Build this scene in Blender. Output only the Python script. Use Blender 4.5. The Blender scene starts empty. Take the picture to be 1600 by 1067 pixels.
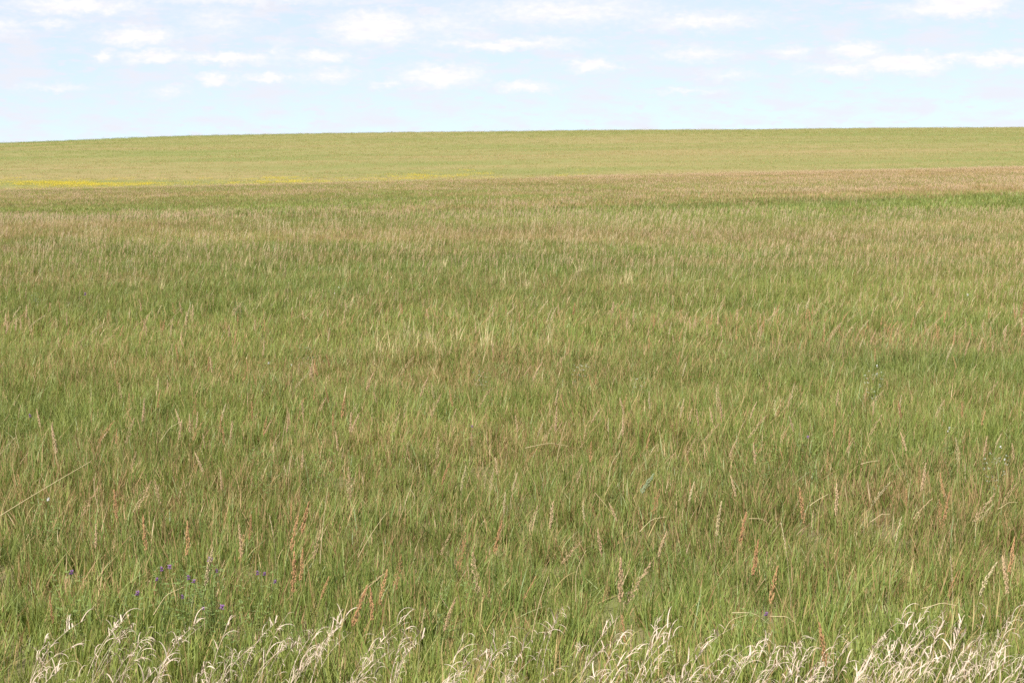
import bpy, math, random
import numpy as np
from mathutils import Vector, Matrix, Euler

R = math.radians
S = bpy.context.scene
COL = S.collection
rng = np.random.default_rng(7)
random.seed(7)

# ------------------------------------------------------------------ camera
EYE = 2.1
FPX = 3000.0                       # focal length in photo pixels (1600 wide)
HORIZ = 235.0                      # photo row of the eye-level horizon
PITCH = math.atan((533.5 - HORIZ) / FPX)
cam_d = bpy.data.cameras.new('camera')
cam_d.sensor_width = 36.0
cam_d.lens = 36.0 * FPX / 1600.0
cam_d.clip_start = 0.1
cam_d.clip_end = 20000.0
cam_d.dof.use_dof = True
cam_d.dof.focus_distance = 10.5
cam_d.dof.aperture_fstop = 13.0
cam = bpy.data.objects.new('camera', cam_d)
COL.objects.link(cam)
cam.location = (0, 0, EYE)
cam.rotation_euler = (math.pi / 2 - PITCH, 0, 0)
S.camera = cam

# ------------------------------------------------------------------ light
SUN_EL, SUN_AZ = 52.0, -145.0      # azimuth measured from +Y (view direction) towards +X
S.view_settings.view_transform = 'Standard'
S.view_settings.look = 'None'
S.view_settings.gamma = 1.0
S.view_settings.use_curve_mapping = False
S.view_settings.exposure = 1.4
S.cycles.use_denoising = False

sd = bpy.data.lights.new('sun', 'SUN')
sd.energy = 4.2
sd.angle = R(0.53)
sd.color = (1.0, 0.955, 0.89)
sun = bpy.data.objects.new('sun', sd)
COL.objects.link(sun)
sv = Vector((math.sin(R(SUN_AZ)) * math.cos(R(SUN_EL)), math.cos(R(SUN_AZ)) * math.cos(R(SUN_EL)), math.sin(R(SUN_EL))))
sun.rotation_euler = sv.to_track_quat('Z', 'Y').to_euler()


class NT:
    """tiny node-tree helper"""
    def __init__(self, tree):
        self.t = tree
        tree.nodes.clear()

    def n(self, kind, **kw):
        nd = self.t.nodes.new(kind)
        for k, v in kw.items():
            setattr(nd, k, v)
        return nd

    def put(self, sock, v):
        if isinstance(v, bpy.types.NodeSocket):
            self.t.links.new(v, sock)
        elif v is not None:
            if hasattr(sock.default_value, '__len__') and not hasattr(v, '__len__'):
                v = (v,) * len(sock.default_value)
            if hasattr(sock.default_value, '__len__') and len(sock.default_value) == 4 and len(v) == 3:
                v = (*v, 1.0)
            sock.default_value = v

    def math(self, op, a, b=None, c=None, clamp=False):
        nd = self.n('ShaderNodeMath', operation=op, use_clamp=clamp)
        for i, v in enumerate((a, b, c)):
            if v is not None:
                self.put(nd.inputs[i], v)
        return nd.outputs[0]

    def vec(self, op, a, b=None):
        nd = self.n('ShaderNodeVectorMath', operation=op)
        self.put(nd.inputs[0], a)
        if b is not None:
            self.put(nd.inputs[1], b)
        return nd.outputs['Value' if op in ('LENGTH', 'DOT_PRODUCT', 'DISTANCE') else 'Vector']

    def mix(self, f, a, b, mode='MIX'):
        nd = self.n('ShaderNodeMix', data_type='RGBA', blend_type=mode)
        self.put(nd.inputs[0], f)
        self.put(nd.inputs[6], a)
        self.put(nd.inputs[7], b)
        return nd.outputs[2]

    def noise(self, v, scale, detail=3.0, rough=0.5, out='Fac', dist=0.0):
        nd = self.n('ShaderNodeTexNoise')
        self.put(nd.inputs['Vector'], v)
        nd.inputs['Scale'].default_value = scale
        nd.inputs['Detail'].default_value = detail
        nd.inputs['Roughness'].default_value = rough
        nd.inputs['Distortion'].default_value = dist
        return nd.outputs[out]

    def rng(self, v, a, b, c=0.0, d=1.0, smooth=False):
        nd = self.n('ShaderNodeMapRange', interpolation_type='SMOOTHSTEP' if smooth else 'LINEAR')
        self.put(nd.inputs[0], v)
        for i, q in enumerate((a, b, c, d)):
            nd.inputs[i + 1].default_value = q
        return nd.outputs[0]

    def comb(self, x, y, z):
        nd = self.n('ShaderNodeCombineXYZ')
        for i, q in enumerate((x, y, z)):
            self.put(nd.inputs[i], q)
        return nd.outputs[0]

    def sep(self, v):
        nd = self.n('ShaderNodeSeparateXYZ')
        self.put(nd.inputs[0], v)
        return nd.outputs


# ------------------------------------------------------------------ sky
W = bpy.data.worlds.new('World')
S.world = W
W.use_nodes = True
w = NT(W.node_tree)
sky = w.n('ShaderNodeTexSky', sky_type='NISHITA')
sky.sun_disc = False
sky.sun_elevation = R(SUN_EL)
sky.sun_rotation = R(SUN_AZ)
sky.altitude = 700
sky.air_density = 1.0
sky.dust_density = 0.6
sky.ozone_density = 2.0
D = w.vec('NORMALIZE', w.n('ShaderNodeTexCoord').outputs['Generated'])
dx, dy, dz = w.sep(D)
w.put(sky.inputs['Vector'], w.vec('NORMALIZE', w.comb(dx, dy, w.math('ADD', w.math('MAXIMUM', dz, 0.0), 0.10))))
az = w.math('ARCTAN2', dx, dy)
el = w.math('ARCSINE', dz)
# fair-weather cumulus: (column, row, half width, half height, weight) in milliradians of azimuth / elevation
CLOUDS = [(130, 18, 75, 13, .9), (90, 45, 36, 8, .55), (222, 62, 46, 12, 1.), (15, 50, 28, 14, .6), (345, 38, 45, 22, .5),
          (245, 93, 40, 10, .85), (170, 93, 11, 11, .7), (360, 95, 50, 9, .9), (441, 84, 12, 17, .5), (505, 92, 34, 10, .85),
          (588, 48, 52, 23, 1.05), (690, 42, 65, 22, .5), (341, 127, 24, 9, .95), (425, 125, 31, 7, .8), (515, 120, 40, 10, .6),
          (690, 121, 46, 16, 1.), (610, 134, 26, 5, .55), (90, 141, 45, 5, .5), (265, 146, 26, 9, .5), (390, 5, 160, 8, .55),
          (880, 22, 120, 20, .7), (1090, 38, 78, 14, .7), (790, 72, 90, 9, .8), (1085, 86, 46, 11, .7), (926, 105, 30, 10, .9),
          (820, 138, 35, 8, .8), (1231, 85, 22, 10, .7), (1332, 85, 30, 12, .9), (1402, 104, 48, 15, 1.1), (1497, 16, 46, 18, 1.3),
          (1440, 24, 45, 12, .7), (1310, 112, 46, 9, .7), (1556, 99, 46, 11, .95), (1476, 98, 20, 7, .7), (1140, 119, 32, 8, .5),
          (1070, 145, 46, 5, .5)]
P = w.comb(az, el, 0.0)
nz = w.vec('SUBTRACT', w.noise(w.vec('MULTIPLY', P, (1.0, 1.7, 1.0)), 120.0, 5.0, 0.58, 'Color'), (0.5, 0.5, 0.5))
Pd = w.vec('ADD', P, w.vec('MULTIPLY', nz, (0.020, 0.011, 0.0)))
field = None
for cx, cy, cw, ch, st in CLOUDS:
    a0 = math.atan((cx - 800) / FPX)
    e0 = math.atan((HORIZ - cy) / FPX)
    q = w.vec('MULTIPLY', w.vec('SUBTRACT', Pd, (a0, e0, 0)), (FPX / cw / 1.95, FPX / ch / 1.65, 0))
    f = w.math('MULTIPLY_ADD', w.vec('LENGTH', q), -st, st)
    field = f if field is None else w.math('MAXIMUM', field, f)
fine = w.noise(w.vec('MULTIPLY', P, (1.0, 2.0, 1.0)), 230.0, 4.0, 0.6)
field = w.math('ADD', field, w.math('MULTIPLY_ADD', fine, 0.55, -0.29))
puff = w.rng(field, -0.32, 0.85, 0.0, 1.0, True)
# thin broken veil between the puffs, and the same broken cumulus over the rest of the dome
low = w.noise(w.vec('MULTIPLY', P, (1.0, 3.4, 1.0)), 34.0, 6.0, 0.62)
low2 = w.noise(w.vec('MULTIPLY', P, (1.0, 3.6, 1.0)), 85.0, 5.0, 0.6)
veil = w.math('MAXIMUM', w.rng(low, 0.40, 0.66, 0.0, 0.8, True), w.rng(low2, 0.50, 0.68, 0.0, 0.75, True))
dome = w.noise(w.vec('DIVIDE', D, w.comb(w.math('MAXIMUM', dz, 0.12), w.math('MAXIMUM', dz, 0.12), 1.0)), 1.3, 5.0, 0.55)
dome = w.math('MULTIPLY', w.rng(dome, 0.5, 0.68, 0.0, 0.85, True), w.rng(el, 0.085, 0.16, 0.0, 1.0, True))
cov = w.math('MAXIMUM', w.math('MAXIMUM', puff, veil), dome)
SKY_K = 0.084
skyc = w.mix(0.5, w.mix(1.0, sky.outputs[0], (0.95, 0.88, 0.86), 'MULTIPLY'), (3.9, 4.25, 4.5))
cloudc = w.mix(w.math('MULTIPLY', w.rng(field, 0.0, 0.6), w.rng(low2, 0.32, 0.55, 0.45, 1.0)), (4.0, 3.97, 4.25), (4.75, 4.65, 4.75))
out = w.mix(cov, skyc, cloudc)
bg = w.n('ShaderNodeBackground')
w.put(bg.inputs['Color'], out)
bg.inputs['Strength'].default_value = SKY_K
w.put(w.n('ShaderNodeOutputWorld').inputs['Surface'], bg.outputs[0])
W.cycles.sampling_method = 'MANUAL'
W.cycles.sample_map_resolution = 512

# ------------------------------------------------------------------ terrain
YK = np.array([-4000., -200., 0., 25., 52., 80., 120., 170., 225., 300., 385., 480., 580., 680., 760., 900., 1300., 4000., 9000.])
#             height on the centre line, slope in x, half-span in which the slope holds
ZC = np.array([0., 0., 0., 0.0, -0.02, -0.36, -0.85, -1.18, -1.45, -3.6, -3.3, 0.5, 4.4, 7.6, 9.3, 6.0, -9., -12., -14.])
ZS = np.array([0., 0., 0., 0.0, 0.004, 0.020, 0.022, 0.0225, 0.023, 0.018, 0.0165, 0.0155, 0.0145, 0.0135, 0.0125, 0.012, 0., 0., 0.])
ZQ = np.array([0., 0., 0., 0., 0., 0., 0., 0., 0., 0., 0., 0., -1.5e-5, -2.2e-5, -2.4e-5, -2e-5, 0., 0., 0.])


def hermite(xk, yk, x):
    m = np.gradient(yk, xk)
    i = np.clip(np.searchsorted(xk, x) - 1, 0, len(xk) - 2)
    h = xk[i + 1] - xk[i]
    t = (x - xk[i]) / h
    return ((2 * t**3 - 3 * t**2 + 1) * yk[i] + (t**3 - 2 * t**2 + t) * h * m[i]
            + (-2 * t**3 + 3 * t**2) * yk[i + 1] + (t**3 - t**2) * h * m[i + 1])


def _hash(ix, iy, seed):
    h = (ix.astype(np.int64) * 374761393 + iy.astype(np.int64) * 668265263 + seed * 1442695041) & 0xFFFFFFFF
    h = ((h ^ (h >> 13)) * 1274126177) & 0xFFFFFFFF
    return ((h ^ (h >> 16)) & 0xFFFF) / 65535.0


def vnoise(x, y, scale, seed=0, octaves=3):
    x = np.asarray(x, float); y = np.asarray(y, float)
    tot = 0.0; amp = 1.0; norm = 0.0
    for o in range(octaves):
        u = x / scale * 2**o; v = y / scale * 2**o
        iu = np.floor(u); iv = np.floor(v)
        fu = u - iu; fv = v - iv
        fu = fu * fu * (3 - 2 * fu); fv = fv * fv * (3 - 2 * fv)
        a = _hash(iu, iv, seed + o); b = _hash(iu + 1, iv, seed + o)
        c = _hash(iu, iv + 1, seed + o); d = _hash(iu + 1, iv + 1, seed + o)
        tot = tot + amp * ((a * (1 - fu) + b * fu) * (1 - fv) + (c * (1 - fu) + d * fu) * fv)
        norm += amp; amp *= 0.5
    return tot / norm


def ground(x, y):
    x = np.asarray(x, float); y = np.asarray(y, float)
    lim = 60.0 + np.maximum(y, 0) * 0.35
    xc = lim * np.tanh(x / lim)
    z = hermite(YK, ZC, y) + hermite(YK, ZS, y) * xc + hermite(YK, ZQ, y) * xc * xc
    z = z + (vnoise(x, y, 3.1, 11, 2) - 0.5) * 0.07 * np.clip((y - 4) / 6, 0, 1)
    z = z + (vnoise(x, y, 26.0, 12, 2) - 0.5) * 0.22 * np.clip((y - 14) / 30, 0, 1)
    z = z - 1.2 * np.clip((-x - 118) / 80, 0, 2) ** 1.6 * np.clip((y - 420) / 250, 0, 1)
    z = z + (vnoise(x, y, 90.0, 13, 2) - 0.5) * 0.9 * np.clip((y - 330) / 150, 0, 1)
    return z


CP, SP = math.cos(PITCH), math.sin(PITCH)


def at(px, py, h):
    """ground point whose plant of height h has its top at photo pixel (px, py)"""
    vx, vy, vz = (px - 800) / FPX, 1.0, -(py - 533.5) / FPX
    v = Vector((vx, vy * CP + vz * SP, -vy * SP + vz * CP))
    t = TT
    f = EYE + v.z * t - ground(v.x * t, v.y * t) - h
    k = int(np.argmax(f <= 0)) if (f <= 0).any() else len(t) - 1
    k = max(k, 1)
    q = f[k - 1] / (f[k - 1] - f[k]) if f[k - 1] != f[k] else 1.0
    tt = t[k - 1] + (t[k] - t[k - 1]) * q
    return Vector((v.x * tt, v.y * tt, float(ground(v.x * tt, v.y * tt))))


TT = np.geomspace(4.0, 2000.0, 900)


def mk_mesh(name, V, F, mats, attrs=None, smooth=True):
    me = bpy.data.meshes.new(name)
    V = np.asarray(V, np.float32)
    me.from_pydata(V.tolist(), [], F if isinstance(F, list) else F.tolist())
    if smooth and len(me.polygons):
        me.polygons.foreach_set('use_smooth', np.ones(len(me.polygons), bool))
    for k, a in (attrs or {}).items():
        a = np.asarray(a, np.float32)
        at_ = me.attributes.new(k, 'FLOAT_COLOR', 'POINT')
        c = np.ones((len(V), 4), np.float32)
        c[:, :a.shape[1]] = a
        at_.data.foreach_set('color', c.ravel())
    for m in (mats if isinstance(mats, (list, tuple)) else [mats]):
        me.materials.append(m)
    me.update()
    return me


def mk_obj(name, me, parent=None, loc=None, rot=None, scl=None, link=True):
    o = bpy.data.objects.new(name, me)
    if link:
        COL.objects.link(o)
    if parent is not None:
        o.parent = parent
    if loc is not None:
        o.location = loc
    if rot is not None:
        o.rotation_euler = rot
    if scl is not None:
        o.scale = scl if hasattr(scl, '__len__') else (scl,) * 3
    return o


def tag(o, label=None, cat=None, group=None, kind=None):
    if label: o['label'] = label
    if cat: o['category'] = cat
    if group: o['group'] = group
    if kind: o['kind'] = kind
    return o


# ------------------------------------------------------------------ materials
def mat(name):
    m = bpy.data.materials.new(name)
    m.use_nodes = True
    return m, NT(m.node_tree)


def leaf_out(g, color, trans=0.3, rough=0.5, spec=0.25, tcol=(1.15, 1.2, 0.55)):
    p = g.n('ShaderNodeBsdfPrincipled')
    g.put(p.inputs['Base Color'], color)
    p.inputs['Roughness'].default_value = rough
    p.inputs['Specular IOR Level'].default_value = spec
    t = g.n('ShaderNodeBsdfTranslucent')
    g.put(t.inputs['Color'], g.mix(1.0, color, tcol, 'MULTIPLY'))
    ms = g.n('ShaderNodeMixShader')
    ms.inputs[0].default_value = trans
    g.t.links.new(p.outputs[0], ms.inputs[1])
    g.t.links.new(t.outputs[0], ms.inputs[2])
    g.put(g.n('ShaderNodeOutputMaterial').inputs['Surface'], ms.outputs[0])


GREEN_A = (0.096, 0.146, 0.031)
GREEN_B = (0.195, 0.218, 0.055)
GREEN_C = (0.105, 0.160, 0.052)
TAN_A = (0.36, 0.265, 0.125)
TAN_B = (0.25, 0.155, 0.075)

M_grass, g = mat('grass_blades')
bv = g.n('ShaderNodeAttribute', attribute_name='bv', attribute_type='GEOMETRY').outputs['Color']
tn = g.n('ShaderNodeAttribute', attribute_name='tint', attribute_type='INSTANCER').outputs['Color']
r_, t_, dry_ = g.sep(bv)
td, tb, ty = g.sep(tn)
c = g.mix(r_, GREEN_A, GREEN_B)
c = g.mix(g.math('MULTIPLY', ty, 0.55), c, (0.215, 0.230, 0.055))
c = g.mix(g.rng(g.math('FRACT', g.math('MULTIPLY', r_, 17.3)), 0.75, 1.0, 0.0, 0.6), c, GREEN_C)
d_ = g.mix(g.math('FRACT', g.math('MULTIPLY', r_, 7.7)), TAN_A, TAN_B)
isdry = g.math('LESS_THAN', g.math('SUBTRACT', dry_, td), 0.0)
# yellowed tips
c = g.mix(g.rng(t_, 0.72, 1.0, 0.0, 0.45), c, (0.26, 0.22, 0.08))
c = g.mix(isdry, c, d_)
c = g.mix(1.0, c, g.comb(tb, tb, tb), 'MULTIPLY')
leaf_out(g, c, 0.30, 0.48, 0.3)


def simple_mat(name, a, b, scale=60.0, trans=0.15, rough=0.65, spec=0.2):
    m, g = mat(name)
    oi = g.n('ShaderNodeObjectInfo').outputs['Random']
    tc = g.n('ShaderNodeTexCoord').outputs['Object']
    nzz = g.noise(tc, scale, 2.0, 0.6)
    f = g.math('ADD', g.math('MULTIPLY', nzz, 0.6), g.math('MULTIPLY', oi, 0.4))
    leaf_out(g, g.mix(g.rng(f, 0.2, 0.8), a, b), trans, rough, spec, (1.1, 1.0, 0.8))
    return m


M_bleach = simple_mat('bleached_leaf', (0.57, 0.475, 0.385), (0.36, 0.275, 0.205), 40, 0.22)
M_culm_b = simple_mat('bleached_culm', (0.50, 0.41, 0.31), (0.38, 0.29, 0.195), 30, 0.05)
M_rust = simple_mat('rust_seed', (0.45, 0.275, 0.13), (0.33, 0.175, 0.085), 50, 0.15)
M_tan = simple_mat('tan_seed', (0.50, 0.365, 0.22), (0.40, 0.27, 0.155), 50, 0.15)
M_pale = simple_mat('pale_seed', (0.52, 0.44, 0.27), (0.42, 0.33, 0.18), 50, 0.2)
M_stem = simple_mat('grass_stem', (0.24, 0.21, 0.075), (0.30, 0.22, 0.10), 12, 0.1)
M_straw = simple_mat('straw_stem', (0.50, 0.42, 0.25), (0.38, 0.29, 0.15), 12, 0.1)
M_pink = simple_mat('dusky_seed', (0.47, 0.345, 0.235), (0.38, 0.26, 0.17), 50, 0.15)
M_blue = simple_mat('bluegreen_seed', (0.26, 0.30, 0.17), (0.18, 0.22, 0.12), 50, 0.15)
M_herb = simple_mat('herb_leaf', (0.11, 0.165, 0.042), (0.16, 0.20, 0.06), 20, 0.25, 0.5)
M_sage = simple_mat('grey_leaf', (0.26, 0.28, 0.21), (0.19, 0.21, 0.15), 20, 0.2, 0.7)
M_purple = simple_mat('purple_petal', (0.25, 0.12, 0.29), (0.13, 0.065, 0.15), 90, 0.2)
M_white = simple_mat('white_petal', (0.72, 0.71, 0.68), (0.55, 0.54, 0.50), 90, 0.2)
M_yellow = simple_mat('yellow_petal', (0.56, 0.45, 0.04), (0.44, 0.36, 0.05), 90, 0.2)

M_ground, g = mat('prairie_soil')
pos = g.n('ShaderNodeNewGeometry').outputs['Position']
px_, py_, pz_ = g.sep(pos)
far = g.rng(py_, 120.0, 330.0, 0.0, 1.0, True)
n1 = g.noise(pos, 0.9, 5.0, 0.65)
posx = g.vec('MULTIPLY', pos, (0.33, 1.0, 1.0))
n2 = g.noise(posx, 0.04, 3.0, 0.55)
n3 = g.noise(pos, 14.0, 4.0, 0.7)
n4 = g.noise(posx, 0.016, 3.0, 0.55)
soil = g.mix(n3, (0.075, 0.058, 0.030), (0.17, 0.135, 0.070))
soil = g.mix(g.rng(n1, 0.4, 0.65), soil, (0.10, 0.105, 0.035))
hillc = g.mix(g.rng(n2, 0.40, 0.60), (0.122, 0.132, 0.038), (0.172, 0.148, 0.057))
hillc = g.mix(g.rng(n4, 0.48, 0.66, 0.0, 0.8), hillc, (0.205, 0.150, 0.070))
n5 = g.noise(g.vec('MULTIPLY', pos, (0.10, 1.0, 1.0)), 0.16, 4.0, 0.6)
hillc = g.mix(g.rng(n5, 0.42, 0.62, 0.0, 0.35), hillc, (0.115, 0.132, 0.036))
hillc = g.mix(g.rng(n1, 0.35, 0.7, 0.0, 0.25), hillc, (0.15, 0.155, 0.05))
gc = g.mix(far, soil, hillc)
p = g.n('ShaderNodeBsdfPrincipled')
g.put(p.inputs['Base Color'], gc)
p.inputs['Roughness'].default_value = 0.9
p.inputs['Specular IOR Level'].default_value = 0.1
bp = g.n('ShaderNodeBump')
bp.inputs['Strength'].default_value = 0.6
bp.inputs['Distance'].default_value = 0.25
g.put(bp.inputs['Height'], n1)
g.put(p.inputs['Normal'], bp.outputs[0])
g.put(g.n('ShaderNodeOutputMaterial').inputs['Surface'], p.outputs[0])

# ------------------------------------------------------------------ the ground: one sheet, a fan that is fine where the camera looks
ang = np.concatenate([np.linspace(-180, -24, 40)[:-1], np.linspace(-24, 24, 181), np.linspace(24, 180, 40)[1:-1]])
rad = np.concatenate([np.linspace(1.0, 30, 74)[:-1], np.geomspace(30, 900, 190)[:-1], np.geomspace(900, 9000, 30)])
A_, R_ = np.meshgrid(np.radians(ang), rad, indexing='ij')
gx, gy = R_ * np.sin(A_), R_ * np.cos(A_)
gz = ground(gx, gy)
na, nr = gx.shape
V = np.stack([gx.ravel(), gy.ravel(), gz.ravel()], 1)
V = np.vstack([V, [[0, 0, float(ground(0, 0))]]])
I = np.arange(na * nr).reshape(na, nr)
J = np.roll(I, -1, axis=0)
F = np.stack([I[:, :-1], J[:, :-1], J[:, 1:], I[:, 1:]], -1).reshape(-1, 4)[:, ::-1].tolist()
F += [[na * nr, int(I[i, 0]), int(J[i, 0])][::-1] for i in range(na)]
me = mk_mesh('prairie_ground', V, F, M_ground)
me.validate()
if me.polygons[len(me.polygons) // 2].normal.z < 0:
    me.flip_normals()
tag(mk_obj('prairie_ground', me), 'rolling prairie ground under the grass rising to a far low hill', None, None, 'structure')

# ------------------------------------------------------------------ grass prototypes (clumps of blades, instanced as stuff)
WIND = 0.07


def blade_set(rng, n, rad, h0, h1, w0, w1, segs, lean=0.22, curve=0.35, wind=WIND, gauss=True):
    a = rng.uniform(0, 2 * np.pi, n)
    rr = rad * (np.sqrt(rng.uniform(0, 1, n)) if not gauss else np.minimum(np.abs(rng.normal(0, 0.55, n)), 1.3))
    bx, by = rr * np.cos(a), rr * np.sin(a)
    da = rng.uniform(0, 2 * np.pi, n)
    L = rng.uniform(h0, h1, n) * rng.uniform(0.75, 1.0, n)
    le = np.abs(rng.normal(0, lean, n)) * np.where(rng.uniform(0, 1, n) < 0.14, 2.6, 1.0); cu = np.abs(rng.normal(0, curve, n)) * rng.uniform(0.3, 1, n)
    wd = rng.uniform(w0, w1, n)
    sa = rng.uniform(0, np.pi, n)
    rv = rng.uniform(0, 1, n); dv = rng.uniform(0, 1, n)
    V = np.zeros((n, 2 * segs + 1, 3)); At = np.zeros((n, 2 * segs + 1, 3))
    for s in range(segs + 1):
        t = s / segs
        hx = le * t + cu * t * t
        up = t - 0.35 * (le * t) ** 2 - 0.42 * cu * cu * t**3
        cx = bx + L * (hx * np.cos(da) + wind * (0.5 * t + 0.5 * t * t))
        cy = by + L * hx * np.sin(da)
        cz = L * up - 0.02
        ww = wd * 0.5 * (0.75 + 0.5 * t if t < 0.35 else 0.925 * (1 - ((t - 0.35) / 0.65) ** 1.8))
        if s < segs:
            V[:, 2 * s] = np.stack([cx - ww * np.cos(sa), cy - ww * np.sin(sa), cz], 1)
            V[:, 2 * s + 1] = np.stack([cx + ww * np.cos(sa), cy + ww * np.sin(sa), cz], 1)
            At[:, 2 * s] = At[:, 2 * s + 1] = np.stack([rv, np.full(n, t), dv], 1)
        else:
            V[:, 2 * s] = np.stack([cx, cy, cz], 1)
            At[:, 2 * s] = np.stack([rv, np.full(n, t), dv], 1)
    F = []
    k = 2 * segs + 1
    for i in range(n):
        o = i * k
        for s in range(segs - 1):
            F.append([o + 2 * s, o + 2 * s + 1, o + 2 * s + 3, o + 2 * s + 2])
        F.append([o + 2 * segs - 2, o + 2 * segs - 1, o + 2 * segs])
    return V.reshape(-1, 3), F, At.reshape(-1, 3)


def proto_collection(name, meshes):
    c = bpy.data.collections.new(name)
    for i, m in enumerate(meshes):
        c.objects.link(bpy.data.objects.new('%s_%02d' % (name, i), m))
    return c


def scatter(name, coll, P, rot, scl, idx, tint, label):
    """one stuff object: points carrying rotation / scale / variant, instanced by geometry nodes"""
    me = bpy.data.meshes.new(name)
    n = len(P)
    me.vertices.add(n)
    me.vertices.foreach_set('co', np.asarray(P, np.float32).ravel())
    def put(k, typ, arr, field):
        at_ = me.attributes.new(k, typ, 'POINT')
        at_.data.foreach_set(field, np.ascontiguousarray(arr).ravel())
    put('rot', 'FLOAT_VECTOR', np.asarray(rot, np.float32), 'vector')
    put('scl', 'FLOAT_VECTOR', np.asarray(scl, np.float32), 'vector')
    put('idx', 'INT', np.asarray(idx, np.int32), 'value')
    tc = np.ones((n, 4), np.float32); tc[:, :3] = tint
    put('tint', 'FLOAT_COLOR', tc, 'color')
    me.update()
    o = mk_obj(name, me)
    t = bpy.data.node_groups.new(name, 'GeometryNodeTree')
    t.interface.new_socket('Geometry', in_out='INPUT', socket_type='NodeSocketGeometry')
    t.interface.new_socket('Geometry', in_out='OUTPUT', socket_type='NodeSocketGeometry')
    gi = t.nodes.new('NodeGroupInput'); go = t.nodes.new('NodeGroupOutput')
    ci = t.nodes.new('GeometryNodeCollectionInfo')
    ci.inputs['Collection'].default_value = coll
    ci.inputs['Separate Children'].default_value = True
    ci.inputs['Reset Children'].default_value = True
    ip = t.nodes.new('GeometryNodeInstanceOnPoints')
    ip.inputs['Pick Instance'].default_value = True
    def attr(k, dt):
        nd = t.nodes.new('GeometryNodeInputNamedAttribute'); nd.data_type = dt
        nd.inputs['Name'].default_value = k
        return nd.outputs['Attribute']
    e2r = t.nodes.new('FunctionNodeEulerToRotation')
    L = t.links.new
    L(gi.outputs[0], ip.inputs['Points']); L(ci.outputs[0], ip.inputs['Instance'])
    L(attr('idx', 'INT'), ip.inputs['Instance Index'])
    L(attr('rot', 'FLOAT_VECTOR'), e2r.inputs[0]); L(e2r.outputs[0], ip.inputs['Rotation'])
    L(attr('scl', 'FLOAT_VECTOR'), ip.inputs['Scale'])
    L(ip.outputs[0], go.inputs[0])
    md = o.modifiers.new('scatter', 'NODES'); md.node_group = t
    tag(o, label, 'grass', None, 'stuff')
    return o


def wedge(n_per_m2, y0, y1, k, xpad=0.6):
    """random points in the strip y0..y1, |x| < k*y + pad"""
    h = 1.0 / math.sqrt(n_per_m2)
    xs = np.arange(-(k * y1 + xpad), k * y1 + xpad, h); ys_ = np.arange(y0, y1, h)
    x, y = np.meshgrid(xs, ys_)
    x = (x + rng.uniform(-.6, .6, x.shape) * h).ravel(); y = (y + rng.uniform(-.6, .6, y.shape) * h).ravel()
    m = np.abs(x) < k * y + xpad
    return x[m], y[m]


NV = 10
near_c = proto_collection('near_clump', [mk_mesh('near_clump', *(lambda b: (b[0], b[1], M_grass, {'bv': b[2]}))(
    blade_set(rng, 170, 0.22, 0.08, 0.25, 0.0028, 0.0072, 5, 0.18, 0.28))) for i in range(NV)])
mid_c = proto_collection('mid_clump', [mk_mesh('mid_clump', *(lambda b: (b[0], b[1], M_grass, {'bv': b[2]}))(
    blade_set(rng, 130, 0.31, 0.08, 0.25, 0.0042, 0.0095, 4, 0.18, 0.28))) for i in range(NV)])
far_c = proto_collection('far_clump', [mk_mesh('far_clump', *(lambda b: (b[0], b[1], M_grass, {'bv': b[2]}))(
    blade_set(rng, 130, 0.66, 0.10, 0.28, 0.012, 0.026, 3, 0.18, 0.28))) for i in range(NV)])
hill_c = proto_collection('hill_clump', [mk_mesh('hill_clump', *(lambda b: (b[0], b[1], M_grass, {'bv': b[2]}))(
    blade_set(rng, 90, 2.6, 0.10, 0.24, 0.03, 0.08, 3, 0.4, 0.5, gauss=False))) for i in range(6)])


def patch(x, y):
    """meadow pattern: how dry, how yellow, how tall the grass is"""
    dry = vnoise(x / 1.7, y, 2.2, 21, 3) * 0.55 + vnoise(x / 2.0, y, 11.0, 22, 3) * 0.45
    dry = dry + 0.5 * np.clip(vnoise(x / 1.4, y, 1.6, 26, 2) - 0.66, 0, 1)
    yel = vnoise(x / 1.6, y, 4.5, 23, 3)
    tal = vnoise(x / 1.3, y, 1.1, 24, 2) - 0.9 * np.clip(vnoise(x / 1.4, y, 1.6, 26, 2) - 0.66, 0, 1)
    return dry, yel, tal


def grass_zone(name, coll, nv, dens, y0, y1, k, label, s0=0.75, s1=1.25, pad=0.6, tf=None):
    x, y = wedge(dens, y0, y1, k, pad)
    dry, yel, tal = patch(x, y)
    n = len(x)
    tint = np.stack([np.clip(0.135 + (dry - 0.5) * 1.2, 0.02, 0.75), rng.uniform(0.88, 1.12, n) * (0.78 + 0.44 * vnoise(x / 1.8, y, 3.6, 27, 3)), np.clip((yel - 0.3) * 1.6, 0, 1)], 1)
    sc = rng.uniform(s0, s1, n) * (0.70 + 0.56 * tal)
    if tf:
        tint, sc = tf(x, y, tint, sc)
    P = np.stack([x, y, ground(x, y)], 1)
    rot = np.stack([rng.normal(0, 0.10, n), rng.normal(0, 0.10, n), rng.uniform(-1.6, 1.6, n)], 1)
    scl = np.stack([np.sqrt(sc), np.sqrt(sc), sc], 1)
    return scatter(name, coll, P, rot, scl, rng.integers(0, nv, n), tint, label)


def fringe_tf(x, y, tint, sc):
    f = np.clip((7.6 - y) / 0.9, 0, 1)
    tint[:, 2] = np.clip(tint[:, 2] + 0.6 * f, 0, 1)
    tint[:, 0] = np.clip(tint[:, 0] + 0.05 * f, 0, 0.7)
    return tint, sc * (1 - 0.12 * f)


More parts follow.
